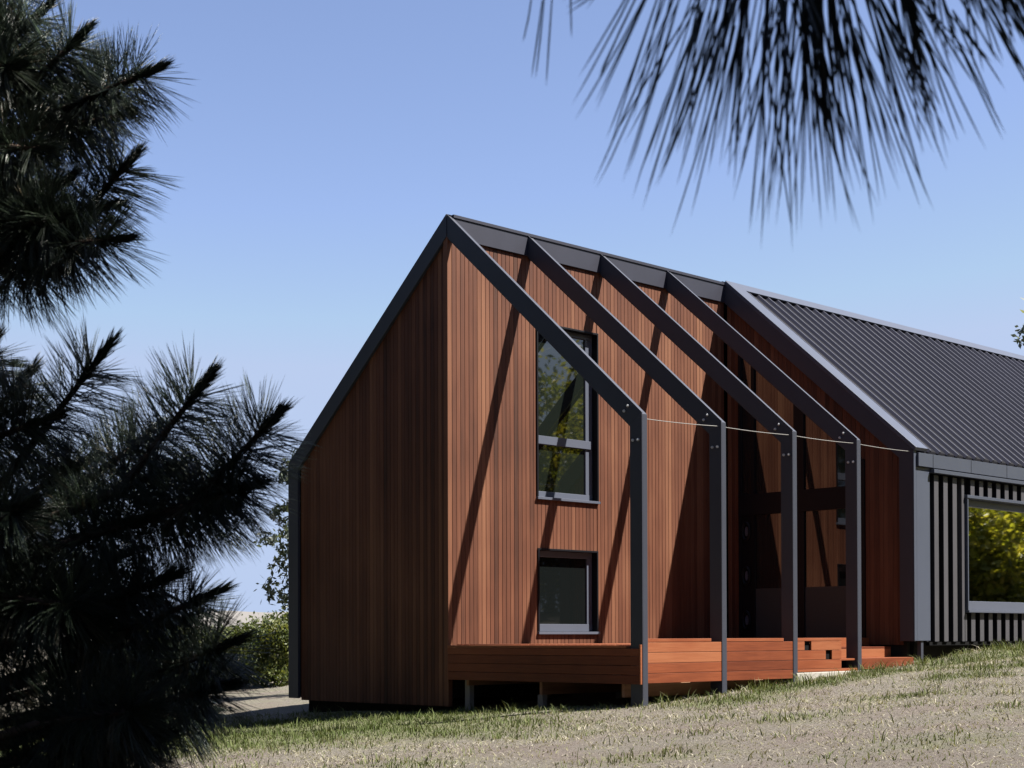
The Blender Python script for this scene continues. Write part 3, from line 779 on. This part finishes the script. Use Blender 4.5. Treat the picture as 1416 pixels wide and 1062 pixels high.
# trees across the lawn that the panes reflect
def at_xy(x, y): return to_site(x, y)
for (x, y, hh, r) in ((21,-11,3.4,1.9),(24,-12.5,3.8,2.1),(20.5,-14,3.2,1.9),(26,-9.5,3.4,1.9),(23.5,-16.5,3.8,2.1),(29,-12,4.2,2.3)):
    l, d = at_xy(x, y)
    shrub('tall yellow green shrub across the lawn mirrored low in the wide window', l, d, hh, r, 'leaf', 9000, .12, group='shrubs across the lawn mirrored in the wide window')
for (x, y, h, cr, mat, tm) in ((28,-17,8,4.2,'leaf',.75), (33,-22,11,5,'leaf',.6), (25,-22,8,4,'leaf',.5), (38,-17,10,4.6,'leaf',.8), (31,-13.5,6,3.0,'leaf',.7), (43,-24,12,5,'leaf_dark',.6), (37,-29,12,5,'leaf',.5)):
    l, d = at_xy(x, y)
    leafy_tree('green leafy tree across the lawn mirrored in the wide window', l, d, h, cr, mat, 12000, .15, base=.04, group='trees across the lawn mirrored in the wide window', tmid=tm, clump=.7)
for (x, y, h, cr, mat, tm) in ((15,-19,11,3.8,'leaf',.35), (20,-25,13,4.6,'leaf',.3), (11.5,-22,12,3.8,'leaf_dark',.5), (8,-27,13,4.5,'leaf_dark',.6), (17,-31,15,5,'leaf_dark',.5), (27,-33,15,6,'leaf_dark',.5), (23,-29,14,5,'leaf_dark',.5), (4,-24,13,4.5,'leaf_dark',.5)):
    l, d = at_xy(x, y)
    leafy_tree('tall leafy tree across the lawn mirrored in the upper window', l, d, h*1.35, cr*1.15, mat, 26000, .18, base=.04, group='trees across the lawn mirrored in the upper window', tmid=tm, clump=.7)

# unseen trees added behind the viewer and at left to block fill light
for (l, d, hh, cr) in ((7,3.2,10,3.4),(11,5.5,11,3.8),(5.5,-2,11,3.6),(10,-.5,11,3.8),(15,3,12,4),(3,-5.5,11,3.6),(9,-6,12,4),(15,-4,12,4)):
    leafy_tree('unseen dark tree added behind the viewer for shade', l, d, hh, cr, 'leaf_dark', 8000, .19, base=.2, group='unseen trees added behind the viewer for shade', clump=.7)
for (l, d, hh, cr) in ((-9,6,12,3.4),(-11.5,11,13,3.8),(-12,16,14,3.8),(-14,21,14,4.2),(-15.5,26,14,4.2),(-17,31.5,14,4.4),(-16,3,14,4),(-18,13,15,4.4),(-20,22,15,4.6)):
    leafy_tree('unseen dark tree added left of the lawn to block sky light', l, d, hh, cr, 'leaf_dark', 9000, .19, base=.1, group='unseen trees added left of the lawn to block sky light', clump=.7)

for (l, d, hh, cr) in ((-20,-8,19,5),(-12,-12,20,5.5),(-4,-14,20,5.5),(5,-15,20,5.5),(13,-14,20,5.5),(21,-11,19,5.5),(-24,0,18,5),(-24,9,17,5),(29,-5,18,5.5)):  # taller unseen layer, added to cut the low sky light
    leafy_tree('unseen tall dark tree added far back to block sky light', l, d, hh, cr, 'leaf_dark', 11000, .30, base=.06, group='unseen tall trees added far back to block sky light', clump=.8)
# ------------------------------------------------------------------ ground, hills, grass
def lawn_green(x, y):
    l, d = to_site(x, y)
    wob = 1.1*np.sin(.55*l+.7)+.5*np.sin(1.7*l+.4*d)
    left = sstep(17.3, 19.8, d+wob*.5)*sstep(2.2, -1.2, l)*(.3+.7*sstep(25.2, 23.6, d+.1*l))*.85
    near = np.exp(-((y+HW+.75)/.55)**2)*sstep(-1, 0.5, x)*sstep(12.5, 9, x)*.75
    band = np.exp(-((y+HW+2.6+.3*np.sin(x))/.55)**2)*sstep(1.5, 4, x)*.60
    patch = .46*np.clip(np.sin(.9*x+1.7*y)*np.sin(1.3*x-.8*y+1), 0, 1)
    return np.clip(np.maximum.reduce([left, near, band, patch]), 0, 1)
def axis_pts(lo, hi, fine0, fine1, step):
    mid = np.arange(fine0, fine1+step, step); far = np.geomspace(step*2, 900, 34)
    return np.concatenate([(fine0-far[::-1]), mid, (mid[-1]+far)])
gx = axis_pts(0, 0, -19, 16, .2); gy = axis_pts(0, 0, -18, 14, .2)
X, Y = np.meshgrid(gx, gy); Z = ground_z(X, Y)
verts = np.stack([X, Y, Z], -1).reshape(-1, 3); nx, ny = len(gx), len(gy)
ii = np.arange((ny-1)*nx).reshape(ny-1, nx)[:, :-1].ravel()
quads = np.stack([ii, ii+1, ii+nx+1, ii+nx], 1)
ground = raw_mesh('ground', verts, quads, np.zeros((0,3), int), M['ground'], np.zeros(len(quads)))
ga = ground.data.attributes.new('green', 'FLOAT', 'POINT'); ga.data.foreach_set('value', (lawn_green(X, Y)*.95-.12).astype(np.float32).ravel())
ground.data.polygons.foreach_set('use_smooth', np.ones(len(quads), bool)); ground['kind'] = 'structure'

hl = np.linspace(-420, 420, 90); hv = []
for i, l in enumerate(hl):
    top = 12+5*math.sin(l*.011+.9)+2.2*math.sin(l*.037)+.8*math.sin(l*.13)
    for (d, z) in ((560, -6), (640, top*.75), (700, top), (900, top*.6)): hv.append(site(l, d, z))
hq = [(i*4+k, (i+1)*4+k, (i+1)*4+k+1, i*4+k+1) for i in range(len(hl)-1) for k in range(3)]
hills = raw_mesh('hills', np.array(hv), np.array(hq), np.zeros((0,3), int), paint('pale dry hillside', (.16,.15,.14), .95, .25, .05), np.zeros(len(hq)))
hills.data.polygons.foreach_set('use_smooth', np.ones(len(hq), bool)); hills['kind'] = 'structure'

def grass(n, l0, l1, d0, d1, lim=.43):
    l = rng.uniform(l0, l1, n*3); d = np.sqrt(rng.uniform(d0*d0, d1*d1, n*3))
    keep = np.abs(l/d-.03) < lim; l, d = l[keep][:n], d[keep][:n]; n = len(l)
    x = EYE[0]+SIDE[0]*l+AWAY[0]*d; y = EYE[1]+SIDE[1]*l+AWAY[1]*d
    inside = ((x > -.02) & (y > -.5)) | ((x > .2) & (x < XG) & (y > -HW+.5)) | ((x > XG) & (y > -HW+.15)) | ((x > 3.38) & (x < 6.75) & (y > YF-.06)&(y<0))
    x, y = x[~inside], y[~inside]; n = len(x)
    g = lawn_green(x, y)+.22*np.sin(3.1*x+2*y)*np.sin(2.3*y-1.7*x)+.2*np.sin(1.9*x-.7*y)*np.sin(1.6*y+.9*x)+rng.normal(0, .24, n)
    dens = .5+.5*np.sin(1.3*x+.5*y+1)*np.sin(1.1*y-.6*x)-.6*np.exp(-((x-1.35)/.55)**2-((y+4.55)/.3)**2)
    keep = rng.random(n) < np.clip(np.where(g > .45, 1, .42+.5*dens), 0, 1); x, y, g = x[keep], y[keep], g[keep]; n = len(x)
    z = ground_z(x, y)-.004
    h = np.where(g > .45, rng.gamma(4, .0125, n), rng.gamma(3, .0065, n)); clump = .55+1.0*np.clip(np.sin(4.1*x+1.7*y)*np.sin(3.3*y-2.1*x)+.5*np.sin(9*x-4*y)*np.sin(8*y+3*x), 0, 1.4)
    edge = 1+1.0*np.exp(-((y+HW+.30)/.28)**2)*((x > -.6) & (x < 12))
    h = np.clip(h*clump*edge, .010, .20)
    az = rng.random(n)*2*math.pi; lean = rng.normal(0, .55, (n, 2))*h[:, None]*np.where(g > .45, .8, 2.8)[:, None]
    wd = .0035+.004*rng.random(n)
    b = np.stack([x, y, z], 1); u = np.stack([np.cos(az), np.sin(az), np.zeros(n)], 1)*wd[:, None]
    tip = b+np.stack([lean[:,0], lean[:,1], h], 1); mid = b+np.stack([lean[:,0]*.3, lean[:,1]*.3, h*.6], 1)
    V = np.stack([b-u, b+u, mid+u*.75, mid-u*.75, tip], 1).reshape(-1, 3); o = np.arange(n)[:, None]*5
    tint = np.where(g > .45, np.clip(.32-.28*(g-.45)/.5+rng.normal(0, .11, n), 0, 1), np.clip(.70+rng.normal(0, .17, n), .3, 1))
    ob = raw_mesh('grass', V, np.array([0,1,2,3])[None]+o, np.array([3,2,4])[None]+o, M['grass'], np.concatenate([tint, tint]))
    ob['kind'] = 'stuff'; ob['label'] = 'short half dry grass over the lawn in front of the house'; ob['category'] = 'grass'
grass(330000, -13, 15, 11, 31)

# ------------------------------------------------------------------ light, sky, camera
wd = bpy.data.worlds.new('World'); scene.world = wd; wd.use_nodes = True
nt = wd.node_tree; bg = nt.nodes['Background']
sky = nt.nodes.new('ShaderNodeTexSky'); sky.sky_type = 'NISHITA'; sky.sun_disc = False
sky.sun_elevation = math.asin(SUN[2]); sky.sun_rotation = math.atan2(SUN[0], SUN[1])
sky.altitude = 200; sky.air_density = AIR; sky.dust_density = DUST; sky.ozone_density = OZONE
nt.links.new(mixc(nt, 'DARKEN', 1.0, mixc(nt, 'MULTIPLY', 1.0, sky.outputs[0], (1.02, .885, .90)), (2.3, 2.84, 4.0)), bg.inputs[0]); bg.inputs[1].default_value = SKYS
ld = bpy.data.lights.new('sun', 'SUN'); ld.energy = SUNS; ld.angle = R(.53); ld.color = (1, .955, .89)
lo_ = bpy.data.objects.new('sun', ld); COL.objects.link(lo_); lo_.location = (0, 0, 30)
lo_.rotation_euler = Vector(SUN).to_track_quat('Z', 'Y').to_euler()

cd = bpy.data.cameras.new('camera'); cam = bpy.data.objects.new('camera', cd); COL.objects.link(cam)
F = np.array([math.cos(YAW)*math.cos(PITCH), math.sin(YAW)*math.cos(PITCH), math.sin(PITCH)])
U0 = np.cross(SIDE, F); R2 = SIDE*math.cos(ROLL)+U0*math.sin(ROLL); U2 = -SIDE*math.sin(ROLL)+U0*math.cos(ROLL)
cam.matrix_world = Matrix([[R2[i], U2[i], -F[i], EYE[i]] for i in range(3)]+[[0,0,0,1]])
cd.sensor_width = 36; cd.lens = 2168.69/1416*36; cd.shift_y = 327.868/1416
cd.clip_start = .05; cd.clip_end = 4000
cd.dof.use_dof = True; cd.dof.focus_distance = 23.5; cd.dof.aperture_fstop = 20
scene.camera = cam
scene.view_settings.view_transform = 'Standard'; scene.view_settings.look = 'None'; scene.view_settings.gamma = 1
scene.view_settings.exposure = EXPO
